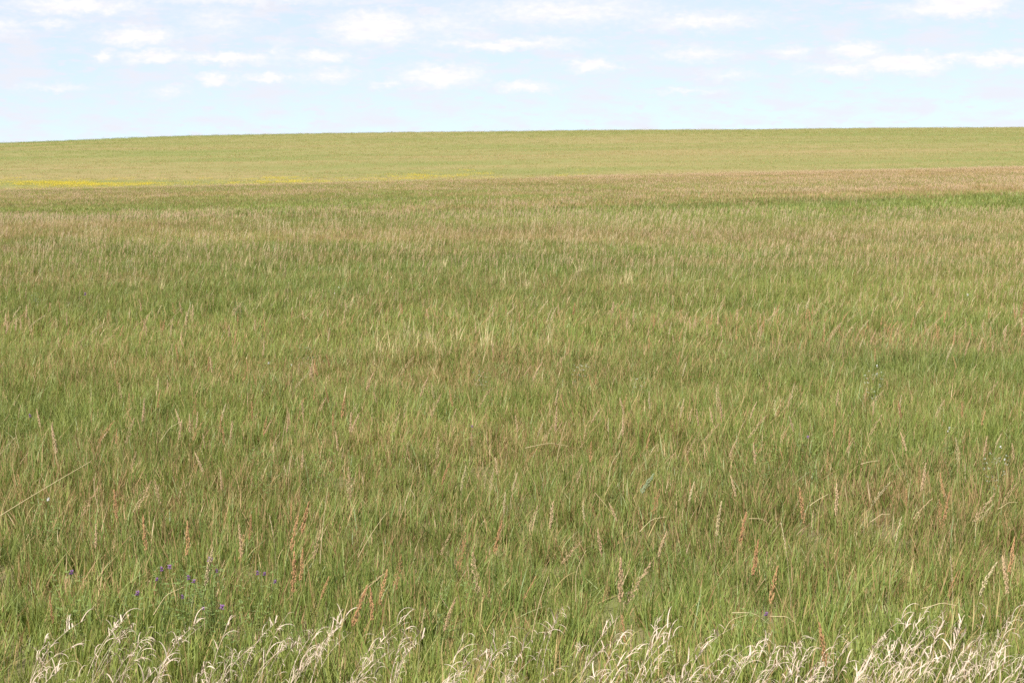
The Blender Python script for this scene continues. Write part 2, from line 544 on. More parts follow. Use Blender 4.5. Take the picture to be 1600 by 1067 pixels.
def far_tf(x, y, tint, sc):
    # brown, seed-heavy swells and greener swales across the second field
    u = x / np.maximum(y, 1) / 0.267
    b2 = vnoise(x / 2.2, y, 24.0, 31, 3)
    brown = np.exp(-((y - 78 - 28 * u) / (13 + 7 * u)) ** 2) * 0.30 + np.clip((y - 120 - 20 * u) / 50, 0, 1) * 0.26 + np.clip((y - 84) / 20, 0, 1) * np.clip(u + 0.25, 0, 1) * 0.30
    green = np.exp(-((y - 76) / 6) ** 2) * np.clip((u - 0.2) * 2.2, 0, 1) * (0.6 * vnoise(x / 2, y, 7.0, 33, 2)) + np.exp(-((y - 90) / 16) ** 2) * np.clip(-u * 1.2 + .1, 0, 1) * b2 * 0.7
    tint[:, 0] = np.clip(tint[:, 0] + 0.03 + brown + (b2 - 0.5) * 0.7 - 0.26 * green, 0.04, 0.85)
    tint[:, 2] = np.clip(tint[:, 2] + 0.12, 0, 1)
    tint[:, 1] *= 1.0 + np.clip((y - 45) / 110, 0, 1) * 0.12 * (1 - 0.9 * np.clip(green, 0, 1))
    return tint, sc


def hill_tf(x, y, tint, sc):
    b2 = vnoise(x / 3.0, y, 55.0, 41, 3); b3 = vnoise(x / 2.0, y, 14.0, 43, 3)
    tint[:, 0] = np.clip(0.30 + (b2 - 0.5) * 1.0 + (b3 - 0.5) * 0.25, 0.03, 0.8)
    tint[:, 2] = 0.8
    tint[:, 1] = rng.uniform(0.95, 1.2, len(x))
    return tint, sc


grass_zone('meadow_grass', near_c, NV, 20, 4.6, 19, 0.36, 'green prairie grass blades filling the near meadow', tf=fringe_tf)
grass_zone('meadow_grass', mid_c, NV, 10, 18.5, 62, 0.33, 'green and tan prairie grass across the middle of the meadow', tf=far_tf)
grass_zone('meadow_grass', far_c, NV, 2.6, 60, 260, 0.31, 'brownish green prairie grass on the second field beyond the near rise', tf=far_tf)
grass_zone('meadow_grass', hill_c, 6, 0.07, 330, 790, 0.31, 'pale yellow green grass covering the far low hill', 0.8, 1.3, 5, hill_tf)

# ------------------------------------------------------------------ plant pieces
def tube(path, r0, r1, sides=4):
    path = np.asarray(path, float); n = len(path)
    V = []; F = []
    for i, p in enumerate(path):
        r = r0 + (r1 - r0) * i / (n - 1)
        for k in range(sides):
            a = 2 * math.pi * k / sides
            V.append((p[0] + r * math.cos(a), p[1] + r * math.sin(a), p[2]))
    for i in range(n - 1):
        for k in range(sides):
            F.append([i * sides + k, i * sides + (k + 1) % sides, (i + 1) * sides + (k + 1) % sides, (i + 1) * sides + k])
    return V, F


def spikelet(V, F, p, d, L, wd):
    """small pointed grain: a stretched four-sided spindle"""
    d = Vector(d).normalized(); p = Vector(p)
    s = d.orthogonal().normalized(); u = d.cross(s)
    b = len(V); m = p + d * (L * 0.42)
    V += [tuple(p), tuple(m + s * wd), tuple(m + u * wd), tuple(m - s * wd), tuple(m - u * wd), tuple(p + d * L)]
    for k in range(4):
        a, c = b + 1 + k, b + 1 + (k + 1) % 4
        F += [[b, c, a], [a, c, b + 5]]


def stalk_path(H, lean, bend, n=7):
    t = np.linspace(0, 1, n)
    x = H * (lean * t + bend * t**3)
    z = H * (t - 0.3 * (lean * t) ** 2 - 0.4 * bend**2 * t**3)
    return np.stack([x, np.zeros(n), z], 1)


def path_at(path, t):
    f = t * (len(path) - 1); i = min(int(f), len(path) - 2); q = f - i
    p = path[i] * (1 - q) + path[i + 1] * q
    d = path[i + 1] - path[i]
    return Vector(p), Vector(d).normalized()


def make_head(kind, path, rr):
    """seed head around the upper end of the path"""
    V, F = [], []
    if kind == 'plume':       t0, n, L, wd, spread = 0.68, 90, 0.016, 0.0023, 0.26
    elif kind == 'panicle':   t0, n, L, wd, spread = 0.66, 70, 0.013, 0.0017, 0.50
    elif kind == 'spike':     t0, n, L, wd, spread = 0.76, 44, 0.015, 0.0015, 0.13
    else:                     t0, n, L, wd, spread = 0.78, 90, 0.016, 0.0026, 0.35
    for i in range(n):
        q = i / (n - 1)
        t = t0 + (1 - t0) * q
        p, d = path_at(path, t)
        a = rr.uniform(0, 2 * math.pi)
        fat = math.sin(math.pi * min(1, 0.18 + q * 0.85)) if kind != 'spike' else 0.8
        side = Vector((math.cos(a), math.sin(a), 0))
        off = side * (0.0095 * fat * rr.uniform(0.1, 1.0) * (1.8 if kind in ('panicle', 'cob') else 1.0 if kind != 'spike' else 0.35))
        dd = (d + side * spread * rr.uniform(0.3, 1.2)).normalized()
        spikelet(V, F, p + off, dd, L * rr.uniform(0.7, 1.3), wd * rr.uniform(0.8, 1.3))
        if kind == 'panicle' and i % 3 == 0:
            # the thin branchlet that carries the grain
            b = len(V); pe = p + off
            V += [tuple(p - d * 0.02), tuple(pe + Vector((0.0006, 0, 0))), tuple(pe - Vector((0.0006, 0, 0)))]
            F.append([b, b + 1, b + 2])
    return V, F


def make_leaf(rr, L, wd, lean, curl, segs=6):
    """one blade rising along +z and bending towards +x"""
    V, F = [], []
    x = z = 0.0; a = lean
    for s in range(segs + 1):
        t = s / segs
        ww = wd * 0.5 * (1 - t**2.2) + 0.0002
        tw = rr.uniform(-0.3, 0.3) + t * 0.6
        V += [(x - ww * 0.3 * math.sin(tw), -ww * math.cos(tw), z), (x + ww * 0.3 * math.sin(tw), ww * math.cos(tw), z + 0.0006)]
        x += math.sin(a) * L / segs; z += math.cos(a) * L / segs
        a += curl / segs * (0.4 + 1.2 * t)
    for s in range(segs):
        F.append([2 * s, 2 * s + 1, 2 * s + 3, 2 * s + 2])
    return V, F


rr = random.Random(3)
HEADM = {'rust': M_rust, 'tan': M_tan, 'pale': M_pale, 'blue': M_blue, 'pink': M_pink}
VAR = {}
for colr in ('rust', 'tan', 'pale', 'blue'):
    for kind in ('plume', 'panicle', 'spike', 'cob'):
        if (colr == 'blue') != (kind == 'cob'):
            continue
        lst = []
        for v in range(5):
            H = 0.5
            pth = stalk_path(H, rr.uniform(-0.12, 0.14), rr.uniform(-0.12, 0.30))
            sv_, sf_ = tube(pth[:6] if kind == 'plume' else pth, 0.0016, 0.0009, 3)
            hv, hf = make_head(kind, pth, rr)
            lv, lf = make_leaf(rr, rr.uniform(0.14, 0.24), 0.005, rr.uniform(0.2, 0.5), rr.uniform(0.4, 1.5))
            lst.append((mk_mesh('stem', sv_, sf_, M_stem if colr != 'pale' else M_straw),
                        mk_mesh('seed_head', hv, hf, HEADM[colr], None, False),
                        mk_mesh('leaf_blade', lv, lf, M_grass if False else M_stem), pth))
        VAR[(colr, kind)] = lst


def join_stalk(var, name):
    """stem and head in one mesh, for the uncountable far stalks"""
    V = []; F = []; mi = []
    for k, m in enumerate(var[:2]):
        b = len(V)
        V += [tuple(v.co) for v in m.vertices]
        for p in m.polygons:
            F.append([b + i for i in p.vertices]); mi.append(k)
    me = mk_mesh(name, V, F, [var[0].materials[0], var[1].materials[0]], None, False)
    me.polygons.foreach_set('material_index', mi)
    return me


def far_stalk(rr, colr, nstalk, R0, wd):
    """a loose bunch of stalks with thick heads for the far meadow"""
    V, F, mi = [], [], []
    for i in range(nstalk):
        ox, oy = rr.uniform(-R0, R0), rr.uniform(-R0, R0)
        H = rr.uniform(0.36, 0.55)
        pth = stalk_path(H, rr.uniform(-0.12, 0.16), rr.uniform(-.05, 0.2), 5) + np.array([ox, oy, 0])
        v, f = tube(pth, wd * 0.22, wd * 0.15, 3)
        b = len(V); V += v; F += [[b + q for q in t] for t in f]; mi += [0] * len(f)
        for k in range(5):
            p, d = path_at(pth, 0.70 + 0.06 * k)
            b0 = len(F)
            spikelet(V, F, p, d + Vector((rr.uniform(-.25, .25), rr.uniform(-.25, .25), 0)), 0.04, wd * rr.uniform(0.4, 0.7))
            mi += [1] * (len(F) - b0)
    me = mk_mesh('stalk_bunch', V, F, [M_stem if colr != 'pale' else M_straw, HEADM[colr]], None, False)
    me.polygons.foreach_set('material_index', mi)
    return me


# ------------------------------------------------------------------ seed-head stalks
ORD = ['first', 'second', 'third', 'fourth', 'fifth', 'sixth', 'seventh', 'eighth', 'ninth', 'tenth', 'eleventh', 'twelfth', 'thirteenth',
       'fourteenth', 'fifteenth', 'sixteenth', 'seventeenth', 'eighteenth', 'nineteenth', 'twentieth', 'twenty-first', 'twenty-second',
       'twenty-third', 'twenty-fourth', 'twenty-fifth', 'twenty-sixth', 'twenty-seventh', 'twenty-eighth', 'twenty-ninth', 'thirtieth',
       'thirty-first', 'thirty-second', 'thirty-third', 'thirty-fourth', 'thirty-fifth', 'thirty-sixth']
# (column, row of the tip, height, colour, kind, lean to the right)
PLACED = [(462, 858, .52, 'rust', 'plume', .18), (557, 912, .50, 'rust', 'plume', .22), (589, 888, .46, 'rust', 'plume', .10),
          (568, 916, .42, 'rust', 'plume', -.06), (975, 872, .55, 'tan', 'plume', .06), (962, 868, .55, 'tan', 'panicle', .12), (1208, 880, .5, 'rust', 'plume', .02),
          (1483, 886, .45, 'rust', 'spike', .08), (1306, 968, .5, 'rust', 'plume', -.04), (757, 862, .5, 'tan', 'panicle', .05),
          (683, 930, .42, 'tan', 'plume', -.08), (306, 854, .5, 'pale', 'plume', -.10), (537, 878, .45, 'tan', 'spike', .2), (618, 865, .45, 'rust', 'panicle', .15),
          (228, 622, .5, 'tan', 'plume', .15), (154, 648, .5, 'rust', 'panicle', .1), (186, 652, .48, 'tan', 'panicle', .02), (97, 668, .5, 'tan', 'plume', .08),
          (230, 728, .52, 'tan', 'panicle', .35), (242, 806, .5, 'rust', 'plume', .1), (281, 812, .5, 'rust', 'plume', .06), (370, 820, .46, 'tan', 'plume', -.05),
          (180, 765, .45, 'rust', 'plume', .0), (124, 750, .48, 'tan', 'panicle', .18), (46, 742, .46, 'rust', 'panicle', .1), (532, 618, .48, 'rust', 'plume', -.02),
          (476, 780, .5, 'rust', 'plume', .1), (456, 806, .5, 'rust', 'plume', .02), (461, 852, .46, 'rust', 'plume', .12), (562, 728, .5, 'tan', 'panicle', .2),
          (716, 830, .5, 'rust', 'panicle', .15), (775, 812, .48, 'rust', 'plume', .05), (1106, 782, .52, 'pale', 'plume', -.08), (1174, 838, .5, 'rust', 'plume', .22),
          (1162, 800, .46, 'rust', 'plume', .08), (1269, 760, .55, 'rust', 'plume', .0), (1311, 756, .5, 'tan', 'plume', .05), (1244, 815, .5, 'pale', 'spike', .04),
          (1476, 768, .44, 'rust', 'plume', -.02), (1484, 780, .44, 'rust', 'panicle', .04), (1518, 758, .5, 'tan', 'panicle', .2), (1571, 832, .5, 'rust', 'plume', .18),
          (1391, 806, .5, 'pale', 'spike', .02), (1402, 765, .5, 'tan', 'spike', .06), (1535, 870, .48, 'pale', 'plume', .12), (1585, 868, .48, 'tan', 'plume', .1), (1500, 866, .46, 'pale', 'spike', .1),
          (497, 560, .5, 'tan', 'plume', .2), (572, 576, .5, 'tan', 'plume', .06), (625, 552, .5, 'tan', 'panicle', .1), (655, 585, .5, 'tan', 'plume', .04),
          (680, 610, .5, 'tan', 'panicle', .1), (745, 596, .5, 'tan', 'panicle', .08), (834, 562, .5, 'tan', 'plume', .1), (860, 480, .5, 'pale', 'plume', .1),
          (916, 380, .55, 'pale', 'spike', .3), (1140, 600, .48, 'tan', 'panicle', .2), (1300, 500, .5, 'tan', 'panicle', .1), (600, 480, .5, 'pale', 'spike', .15),
          (1132, 460, .5, 'tan', 'panicle', .1), (870, 635, .5, 'tan', 'plume', .1), (1160, 640, .5, 'tan', 'panicle', .05), (1445, 720, .48, 'tan', 'plume', .2)]
stalks = []
for (cx, cy, H, colr, kind, ln) in PLACED:
    H *= 0.95
    p0 = at(cx - ln * H * 0.8 * FPX / 9.0, cy, H)
    stalks.append((p0.x, p0.y, p0.z, H, colr, kind, ln))
# the same kinds sown at random; the nearest 300 are built singly
sx, sy = wedge(16.0, 6.9, 62, 0.30)
dens = vnoise(sx, sy, 2.2, 51, 2) * 0.6 + vnoise(sx, sy, 8.0, 52, 2) * 0.55
keep = rng.uniform(0, 1, len(sx)) < np.clip((dens - 0.32) * 2.4, 0.06, 1) * np.clip(0.22 + (sy - 7.5) / 10.0, 0.22, 1)
sx, sy = sx[keep], sy[keep]
sh = rng.uniform(0.28, 0.42, len(sx))
sl = rng.normal(0.04, 0.15, len(sx))
sc_ = rng.choice(['rust', 'rust', 'tan', 'tan', 'tan', 'pale'], len(sx))
sk_ = rng.choice(['plume', 'plume', 'panicle', 'spike'], len(sx))
order = np.argsort(sy)
NSING = 300 - len(stalks)
inview = [i for i in order if abs(sx[i]) < 0.262 * sy[i]]
single = set(inview[:NSING])
sz = ground(sx, sy)
for i in inview[:NSING]:
    stalks.append((sx[i], sy[i], sz[i], sh[i], sc_[i], sk_[i], sl[i]))


def project(x, y, z):
    dz_ = z - EYE
    zc = y * CP - dz_ * SP
    yc = y * SP + dz_ * CP
    return 800 + FPX * x / zc, 533.5 - FPX * yc / zc


COLW = {'rust': 'rust brown', 'tan': 'tan', 'pale': 'pale straw', 'blue': 'blue green'}
KINDW = {'plume': 'dense', 'panicle': 'loose open', 'spike': 'thin', 'cob': 'fat'}


def add_stalk(x, y, z, H, colr, kind, ln):
    sm, hm, lm, pth = rr.choice(VAR[(colr, kind)])
    e = mk_obj('seed_stalk', None, None, (x, y, z - 0.01), (rr.uniform(-.05, .05), ln * 0.8, rr.uniform(-0.7, 0.7)), H / 0.5)
    mk_obj('stem', sm, e); mk_obj('seed_head', hm, e)
    lp, _ = path_at(pth, rr.uniform(0.15, 0.4))
    mk_obj('leaf_blade', lm, e, lp, (0, 0, rr.uniform(0, 6.28)))
    return e


made = []
for s in stalks:
    made.append((s, add_stalk(*s)))
BANDS = [(0, 8.6, 'behind the bleached fringe'), (8.6, 11.0, 'in the lower meadow'),
         (11.0, 15.0, 'in the middle meadow'), (15.0, 25, 'in the upper meadow'), (25, 999, 'near the meadow crest')]
for b0, b1, words in BANDS:
    for colr in COLW:
        for kind in KINDW:
            sel = [(s, e) for s, e in made if b0 <= s[1] < b1 and s[4] == colr and s[5] == kind]
            sel.sort(key=lambda q: q[0][0] / q[0][1])
            n = len(sel)
            for i, (s, e) in enumerate(sel):
                base = '%s seed stalk with %s head' % (COLW[colr], KINDW[kind])
                if n == 1:
                    lab = base + ', only one ' + words
                elif i < (n + 1) // 2:
                    lab = '%s, %s from left %s' % (base, ORD[i], words)
                else:
                    lab = '%s, %s from right %s' % (base, ORD[n - 1 - i], words)
                tag(e, lab, 'seed stalk', 'seed stalks standing in the meadow')

rest = np.array([i for i in range(len(sx)) if i not in single])
near_st = proto_collection('stalk_proto', [join_stalk(VAR[k][v], 'stalk_proto') for k in VAR if k[0] != 'blue' for v in range(2)]
                           + [far_stalk(rr, c, 1, 0.0, w_) for c in ('pink', 'tan', 'pale') for w_ in (.008, .010, .012, .013)])
keys = [k for k in VAR if k[0] != 'blue' for v in range(2)]
kidx = {}
for i, k in enumerate(keys):
    kidx.setdefault(k, []).append(i)
ridx = np.array([rr.choice(kidx[(sc_[i], sk_[i])]) if sy[i] < 22 else
                 len(keys) + 4 * ('rust', 'tan', 'pale').index(sc_[i]) + min(3, int((sy[i] - 22) / 10)) for i in rest])
nR = len(rest)
fat = np.where(sy[rest] < 22, np.clip(0.8 + sy[rest] / 40.0, 1, 1.4), 1.0)
scatter('distant_seed_stalks', near_st, np.stack([sx[rest], sy[rest], sz[rest]], 1),
        np.stack([rng.normal(0, .05, nR), sl[rest] * 0.6, rng.uniform(-.7, .7, nR)], 1),
        np.stack([fat, fat, np.ones(nR)], 1) * (sh[rest] / 0.5)[:, None], ridx, np.ones((nR, 3)),
        'countless tan and rust seed stalks further up the meadow')

# bunches of pale and brown heads on the crest and the second field
bun = proto_collection('stalk_bunch', [far_stalk(rr, c, 9, 0.5, wdt) for c, wdt in
                       (('pink', .016), ('pink', .016), ('tan', .016), ('tan', .016), ('pale', .014), ('pale', .014))])
bx, by = wedge(0.85, 30, 260, 0.30)
u = bx / by / 0.267
crest = np.exp(-((by - 49) / 9) ** 2) * np.clip(0.9 - 0.75 * u, 0.1, 1.3)
brown = np.exp(-((by - 80 - 28 * u) / (14 + 7 * u)) ** 2) * 0.6 + np.clip((by - 120 - 20 * u) / 60, 0, 1) * 0.45 + np.clip((by - 84) / 20, 0, 1) * np.clip(u + .25, 0, 1) * .5
pb = np.clip((crest + brown) * (0.25 + 1.5 * np.clip(vnoise(bx, by, 9.0, 61, 3) - 0.25, 0, 1)), 0.02, 1) * np.clip(1.2 - by / 400, .3, 1)
kp = rng.uniform(0, 1, len(bx)) < pb
bx, by, crest, brown = bx[kp], by[kp], crest[kp], brown[kp]
nb = len(bx)
palep = crest / (crest + brown + 1e-3)
bi = np.where(rng.uniform(0, 1, nb) < palep * 0.7, rng.integers(4, 6, nb), np.where(rng.uniform(0, 1, nb) < 0.5, rng.integers(0, 2, nb), rng.integers(2, 4, nb)))
fs = np.clip(by / 90, 0.8, 1.6)
scatter('crest_seed_stalks', bun, np.stack([bx, by, ground(bx, by)], 1), np.stack([np.zeros(nb), rng.normal(.05, .05, nb), rng.uniform(-.8, .8, nb)], 1),
        np.stack([fs, fs, rng.uniform(.7, 1.0, nb)], 1), bi, np.ones((nb, 3)), 'pale and reddish seed heads massed along the crest and second field')

# ------------------------------------------------------------------ bleached curly tufts along the near edge
RIB = []
for i in range(14):
    V_, F_ = make_leaf(rr, rr.uniform(0.04, 0.13), rr.uniform(0.0026, 0.0052), rr.uniform(0.1, 0.7), rr.uniform(1.2, 5.0), 9)
    RIB.append(mk_mesh('leaf_blade', V_, F_, M_bleach))
CULM = []
for i in range(8):
    pth = stalk_path(0.42, rr.uniform(-0.05, 0.22), rr.uniform(-0.05, 0.5), 8)
    V_, F_ = tube(pth, 0.0020, 0.0008, 4)
    CULM.append((mk_mesh('culm', V_, F_, M_culm_b), pth))
TUFTS = [(58, 968, 1, .5), (42, 1006, 2, .2), (134, 962, 4, .1), (182, 990, 2, .3), (243, 974, 2, .2), (206, 1032, 3, .5), (322, 985, 2, .1), (388, 974, 2, .4), (336, 1022, 2, .3), (20, 1046, 2, .2), (75, 1050, 2, .2),
         (278, 1040, 2, .1), (407, 966, 3, .1), (440, 1000, 4, .0), (484, 964, 3, .2), (556, 970, 2, .2), (540, 1000, 2, .3), (592, 988, 3, -.1), (500, 1040, 2, .1), (640, 1050, 2, .2), (682, 1008, 3, .1), (738, 992, 3, .1),
         (764, 1026, 2, .1), (792, 1004, 2, .4), (846, 955, 1, .1), (896, 966, 3, .0), (930, 1008, 3, .3), (986, 984, 2, .1), (1006, 974, 2, .1), (998, 1026, 3, .5), (868, 1034, 2, .1), (1087, 972, 2, .4), (1096, 1008, 3, .2),
         (1126, 1000, 3, .2), (1180, 988, 5, .2), (1045, 1040, 3, .3), (1150, 1046, 3, .2), (1206, 1010, 4, -.1), (1226, 1030, 3, .0), (1292, 988, 2, .3), (1246, 1048, 3, .1), (1342, 966, 2, .0), (1334, 1016, 4, .1),
         (1366, 1004, 3, .2), (1390, 984, 3, .3), (1432, 955, 3, .5), (1408, 1010, 5, .3), (1450, 994, 3, .2), (1490, 976, 3, .3), (1478, 1010, 4, .2), (1512, 1024, 4, .2), (1532, 962, 2, .1), (1552, 976, 2, .2),
         (1576, 992, 3, .2), (1592, 1030, 3, .1), (1300, 1044, 3, .2), (1440, 1040, 4, .2), (1380, 1050, 4, .2), (1545, 1046, 3, .2)]
TUFTS.sort()
tn_ = len(TUFTS)
for ti, (cx, cy, nc, ln) in enumerate(TUFTS):
    H = rr.uniform(0.34, 0.40)
    p0 = at(cx, cy - 5, H * 0.92)
    p0.x -= ln * H * 0.35
    e = mk_obj('bleached_grass_tuft', None, None, (p0.x, p0.y, p0.z - 0.01), (0, ln * 0.25, 0), H / 0.42)
    tot = 0
    for k in range(nc + 1):
        cm, pth = rr.choice(CULM)
        cu = mk_obj('culm', cm, e, (rr.uniform(-.035, .035) if k else 0, rr.uniform(-.04, .04), 0), (rr.uniform(-.10, .10), rr.uniform(-.10, .16), rr.uniform(-.8, .8)),
                    1.0 if k == 0 else rr.uniform(.68, 1.0))
        nl = rr.randint(9, 14)
        sweep = rr.gauss(0.1, 0.7) + (math.pi if rr.random() < .15 else 0)
        for j in range(nl):
            top = j < nl * 0.6
            t = rr.uniform(0.72, 0.99) if top else rr.uniform(0.40, 0.85)
            lp, ld = path_at(pth, t)
            mk_obj('leaf_blade', rr.choice(RIB), cu, lp, (rr.uniform(-.4, .4), rr.uniform(-.3, .4), sweep + rr.gauss(0, .55) if top else rr.uniform(-3.1, 3.1)), rr.uniform(.6, 1.2))
            tot += 1
    big = 'Sparse' if nc == 1 else 'Small' if nc == 2 else 'Dense' if nc >= 4 else 'Medium'
    pos_w = '%s from the left' % ORD[ti] if ti < tn_ / 2 else '%s from the right' % ORD[tn_ - 1 - ti]
    tag(e, '%s tuft of bleached curly dead grass, %s along the bottom fringe' % (big.lower(), pos_w), 'grass tuft', 'bleached tufts along the near edge')

# ------------------------------------------------------------------ loose straw stems lying or leaning among the blades
STRAW = []
for i in range(8):
    n = 7; L = 1.0; bend = rr.uniform(-.03, .04) if i else .015
    t = np.linspace(0, 1, n)
    kink = rr.choice([0, 0, .10]) if i else 0
    pth = np.stack([bend * t * t + kink * np.maximum(t - .6, 0), np.zeros(n), t], 1)
    V_, F_ = tube(pth, 0.0017, 0.0010, 4)
    STRAW.append((mk_mesh('stem', V_, F_, M_straw), pth))
    
STRAWS = [(-10, 812, 132, 722), (154, 800, 146, 742), (799, 795, 796, 764), (1203, 962, 1243, 968), (500, 880, 507, 768), (560, 870, 595, 800), (1000, 830, 1028, 798), (1170, 810, 1205, 809), (820, 700, 880, 685), (930, 770, 965, 808), (208, 800, 222, 770), (636, 715, 650, 732),
          (640, 762, 652, 782), (1345, 725, 1362, 719), (440, 700, 447, 640), (870, 720, 878, 660), (950, 760, 955, 705), (1360, 815, 1385, 800), (1560, 795, 1580, 785), (1265, 790, 1290, 770), (250, 690, 275, 655), (1400, 725, 1424, 755),
          (30, 700, 20, 660), (530, 545, 545, 560), (270, 490, 282, 480), (258, 515, 282, 482), (180, 495, 188, 520), (900, 430, 920, 385), (855, 520, 862, 482), (875, 500, 876, 492), (1065, 560, 1072, 505), (1040, 480, 1044, 474), (1210, 560, 1238, 470), (1085, 440, 1110, 432),
          (690, 520, 705, 490), (600, 515, 595, 478), (720, 520, 716, 480), (763, 522, 764, 480), (1130, 990, 1145, 955), (830, 1000, 845, 900), (900, 940, 898, 862), (1144, 957, 1198, 955), (240, 960, 270, 910), (700, 950, 690, 935), (1440, 950, 1490, 940)]
for si, (x0, y0, x1, y1) in enumerate(STRAWS):
    a = at(x0, y0, 0.21); a.z += 0.21
    sc1 = FPX / a.y
    dx_, dz_ = (x1 - x0) / sc1, -(y1 - y0) / sc1
    L = max(math.hypot(dx_, dz_), 0.10) * 1.08
    me_, pth = rr.choice(STRAW if L < 0.3 else STRAW[:1])
    th = math.atan2(dx_, dz_)
    e = mk_obj('dry_straw', me_, None, (a.x, a.y, a.z), (rr.uniform(-.1, .1), th, 0), (1.0, 1.0, L))
    ang_ = abs(math.degrees(th))
    pose = 'upright' if ang_ < 25 else 'leaning' if ang_ < 60 else 'nearly flat'
    e['pose'] = pose
    stalk_dist = a.y
    e['dist'] = stalk_dist
strs = [o for o in COL.objects if o.name.startswith('dry_straw')]
SB = [(0, 8.3, 'beside the bleached fringe'), (8.3, 11.5, 'in the lower meadow'), (11.5, 999, 'in the upper meadow')]
for b0, b1, words in SB:
    for pose in ('upright', 'leaning', 'nearly flat'):
        sel = sorted([o for o in strs if o['pose'] == pose and b0 <= o['dist'] < b1], key=lambda o: o.location.x / o.location.y)
        for i, o in enumerate(sel):
            side = ('%s from left ' % ORD[i] if len(sel) > 1 else 'only one ')
            tag(o, 'pale dry straw stem, %s, %s%s' % (pose, side, words), 'straw', 'dry straw stems in the grass')
for o in strs:
    del o['pose']; del o['dist']

# ------------------------------------------------------------------ broad-bladed green tufts and pale straw tufts that stand out in the meadow
M_broad = simple_mat('broad_blade', (0.100, 0.150, 0.030), (0.140, 0.185, 0.040), 8, 0.3, 0.45, 0.3)
M_pblade = simple_mat('pale_blade', (0.50, 0.43, 0.24), (0.38, 0.31, 0.15), 10, 0.25)
BROAD = [mk_mesh('leaf_blade', *make_leaf(rr, rr.uniform(.22, .36), rr.uniform(.006, .0095), rr.uniform(.05, .3), rr.uniform(.1, 1.1), 6), M_broad) for i in range(8)]
PBL = [mk_mesh('leaf_blade', *make_leaf(rr, rr.uniform(.30, .46), rr.uniform(.005, .009), rr.uniform(.05, .3), rr.uniform(.1, .8), 6), M_pblade) for i in range(8)]


def tuft(name, px_, py_, H, meshes, n, sc0):
    p = at(px_, py_, H)
    e = mk_obj(name, None, None, p)
    for k in range(n):
        mk_obj('leaf_blade', rr.choice(meshes), e, (rr.gauss(0, .035), rr.gauss(0, .035), -.01), (rr.uniform(-.12, .12), rr.uniform(-.08, .16), rr.uniform(0, 6.28)), sc0 * rr.uniform(.75, 1.1))
    return e


def label_row(things, what, where, cat, group):
    things.sort(key=lambda o: o.location.x / o.location.y)
    n = len(things)
    for i, o in enumerate(things):
        w_ = ('%s from left' % ORD[i] if i < (n + 1) // 2 else '%s from right' % ORD[n - 1 - i]) if n > 1 else 'only one'
        tag(o, '%s, %s %s' % (what, w_, where), cat, group)


G1 = 'broad green grass tufts in the meadow'
label_row([tuft('green_grass_tuft', x_, y_, .30, BROAD, rr.randint(9, 15), .95) for x_, y_ in [(1160, 650), (1300, 676), (1342, 684), (1402, 682), (1455, 686), (1240, 690), (1120, 690), (1510, 690), (1375, 700), (1280, 700), (830, 650), (962, 660), (1000, 648), (60, 690), (245, 690),
          (400, 660), (508, 700), (640, 660), (920, 690)]], 'tuft of broad dark green grass blades', 'in the middle meadow', 'grass tuft', G1)
label_row([tuft('green_grass_tuft', x_, y_, .30, BROAD, rr.randint(9, 15), .95) for x_, y_ in [(300, 880), (530, 850), (622, 860), (680, 900), (800, 880), (1042, 885), (1300, 890), (1130, 940), (130, 900), (40, 880), (470, 930), (900, 900), (1400, 930), (1520, 900)]],
          'tuft of broad dark green grass blades', 'behind the bleached fringe', 'grass tuft', G1)
G2 = 'pale straw tufts in the upper meadow'
label_row([tuft('straw_tuft', x_, y_, .40, PBL, rr.randint(12, 18), 1.0) for x_, y_ in [(598, 500), (625, 512), (650, 504), (672, 490), (642, 480), (716, 490), (760, 492), (862, 490), (585, 520), (690, 510)]],
          'tuft of pale straw coloured blades', 'halfway up the meadow', 'grass tuft', G2)
label_row([tuft('straw_tuft', x_, y_, .44, PBL, rr.randint(12, 18), 1.1) for x_, y_ in [(788, 408), (802, 404), (822, 414), (975, 410), (990, 412), (906, 396), (350, 392), (290, 380), (385, 388), (420, 395), (1045, 405), (210, 412), (250, 418), (690, 388), (540, 400), (1100, 430)]],
          'tuft of pale straw coloured blades', 'near the meadow crest', 'grass tuft', G2)

# ------------------------------------------------------------------ flowering and leafy plants
def leaflets(rr, n, R0, H, L, wd):
    V, F = [], []
    for i in range(n):
        a = rr.uniform(0, 6.283); q = rr.random()
        z = H * (0.25 + 0.75 * q); r = R0 * math.sqrt(rr.random()) * (0.45 + 0.55 * q)
        c = Vector((r * math.cos(a) + .12 * z, r * math.sin(a), z))
        for k in range(3):
            b = a + (k - 1) * 0.9 + rr.uniform(-.3, .3)
            d = Vector((math.cos(b), math.sin(b), rr.uniform(-.2, .7))).normalized()
            s = d.cross(Vector((0, 0, 1))).normalized() * wd
            l = L * rr.uniform(.7, 1.2)
            b0 = len(V)
            V += [tuple(c), tuple(c + d * l * .5 + s), tuple(c + d * l), tuple(c + d * l * .5 - s)]
            F.append([b0, b0 + 1, b0 + 2, b0 + 3])
    return V, F


def flower_head(rr, n, r, L):
    V, F = [], []
    for i in range(n):
        a = rr.uniform(0, 6.283); z = rr.uniform(-1, 1)
        d = Vector((math.cos(a) * .9, math.sin(a) * .9, .35 + z * .6)).normalized()
        spikelet(V, F, Vector((0, 0, z * r * 1.1)), d, L * rr.uniform(.7, 1.2), L * .24)
    return V, F


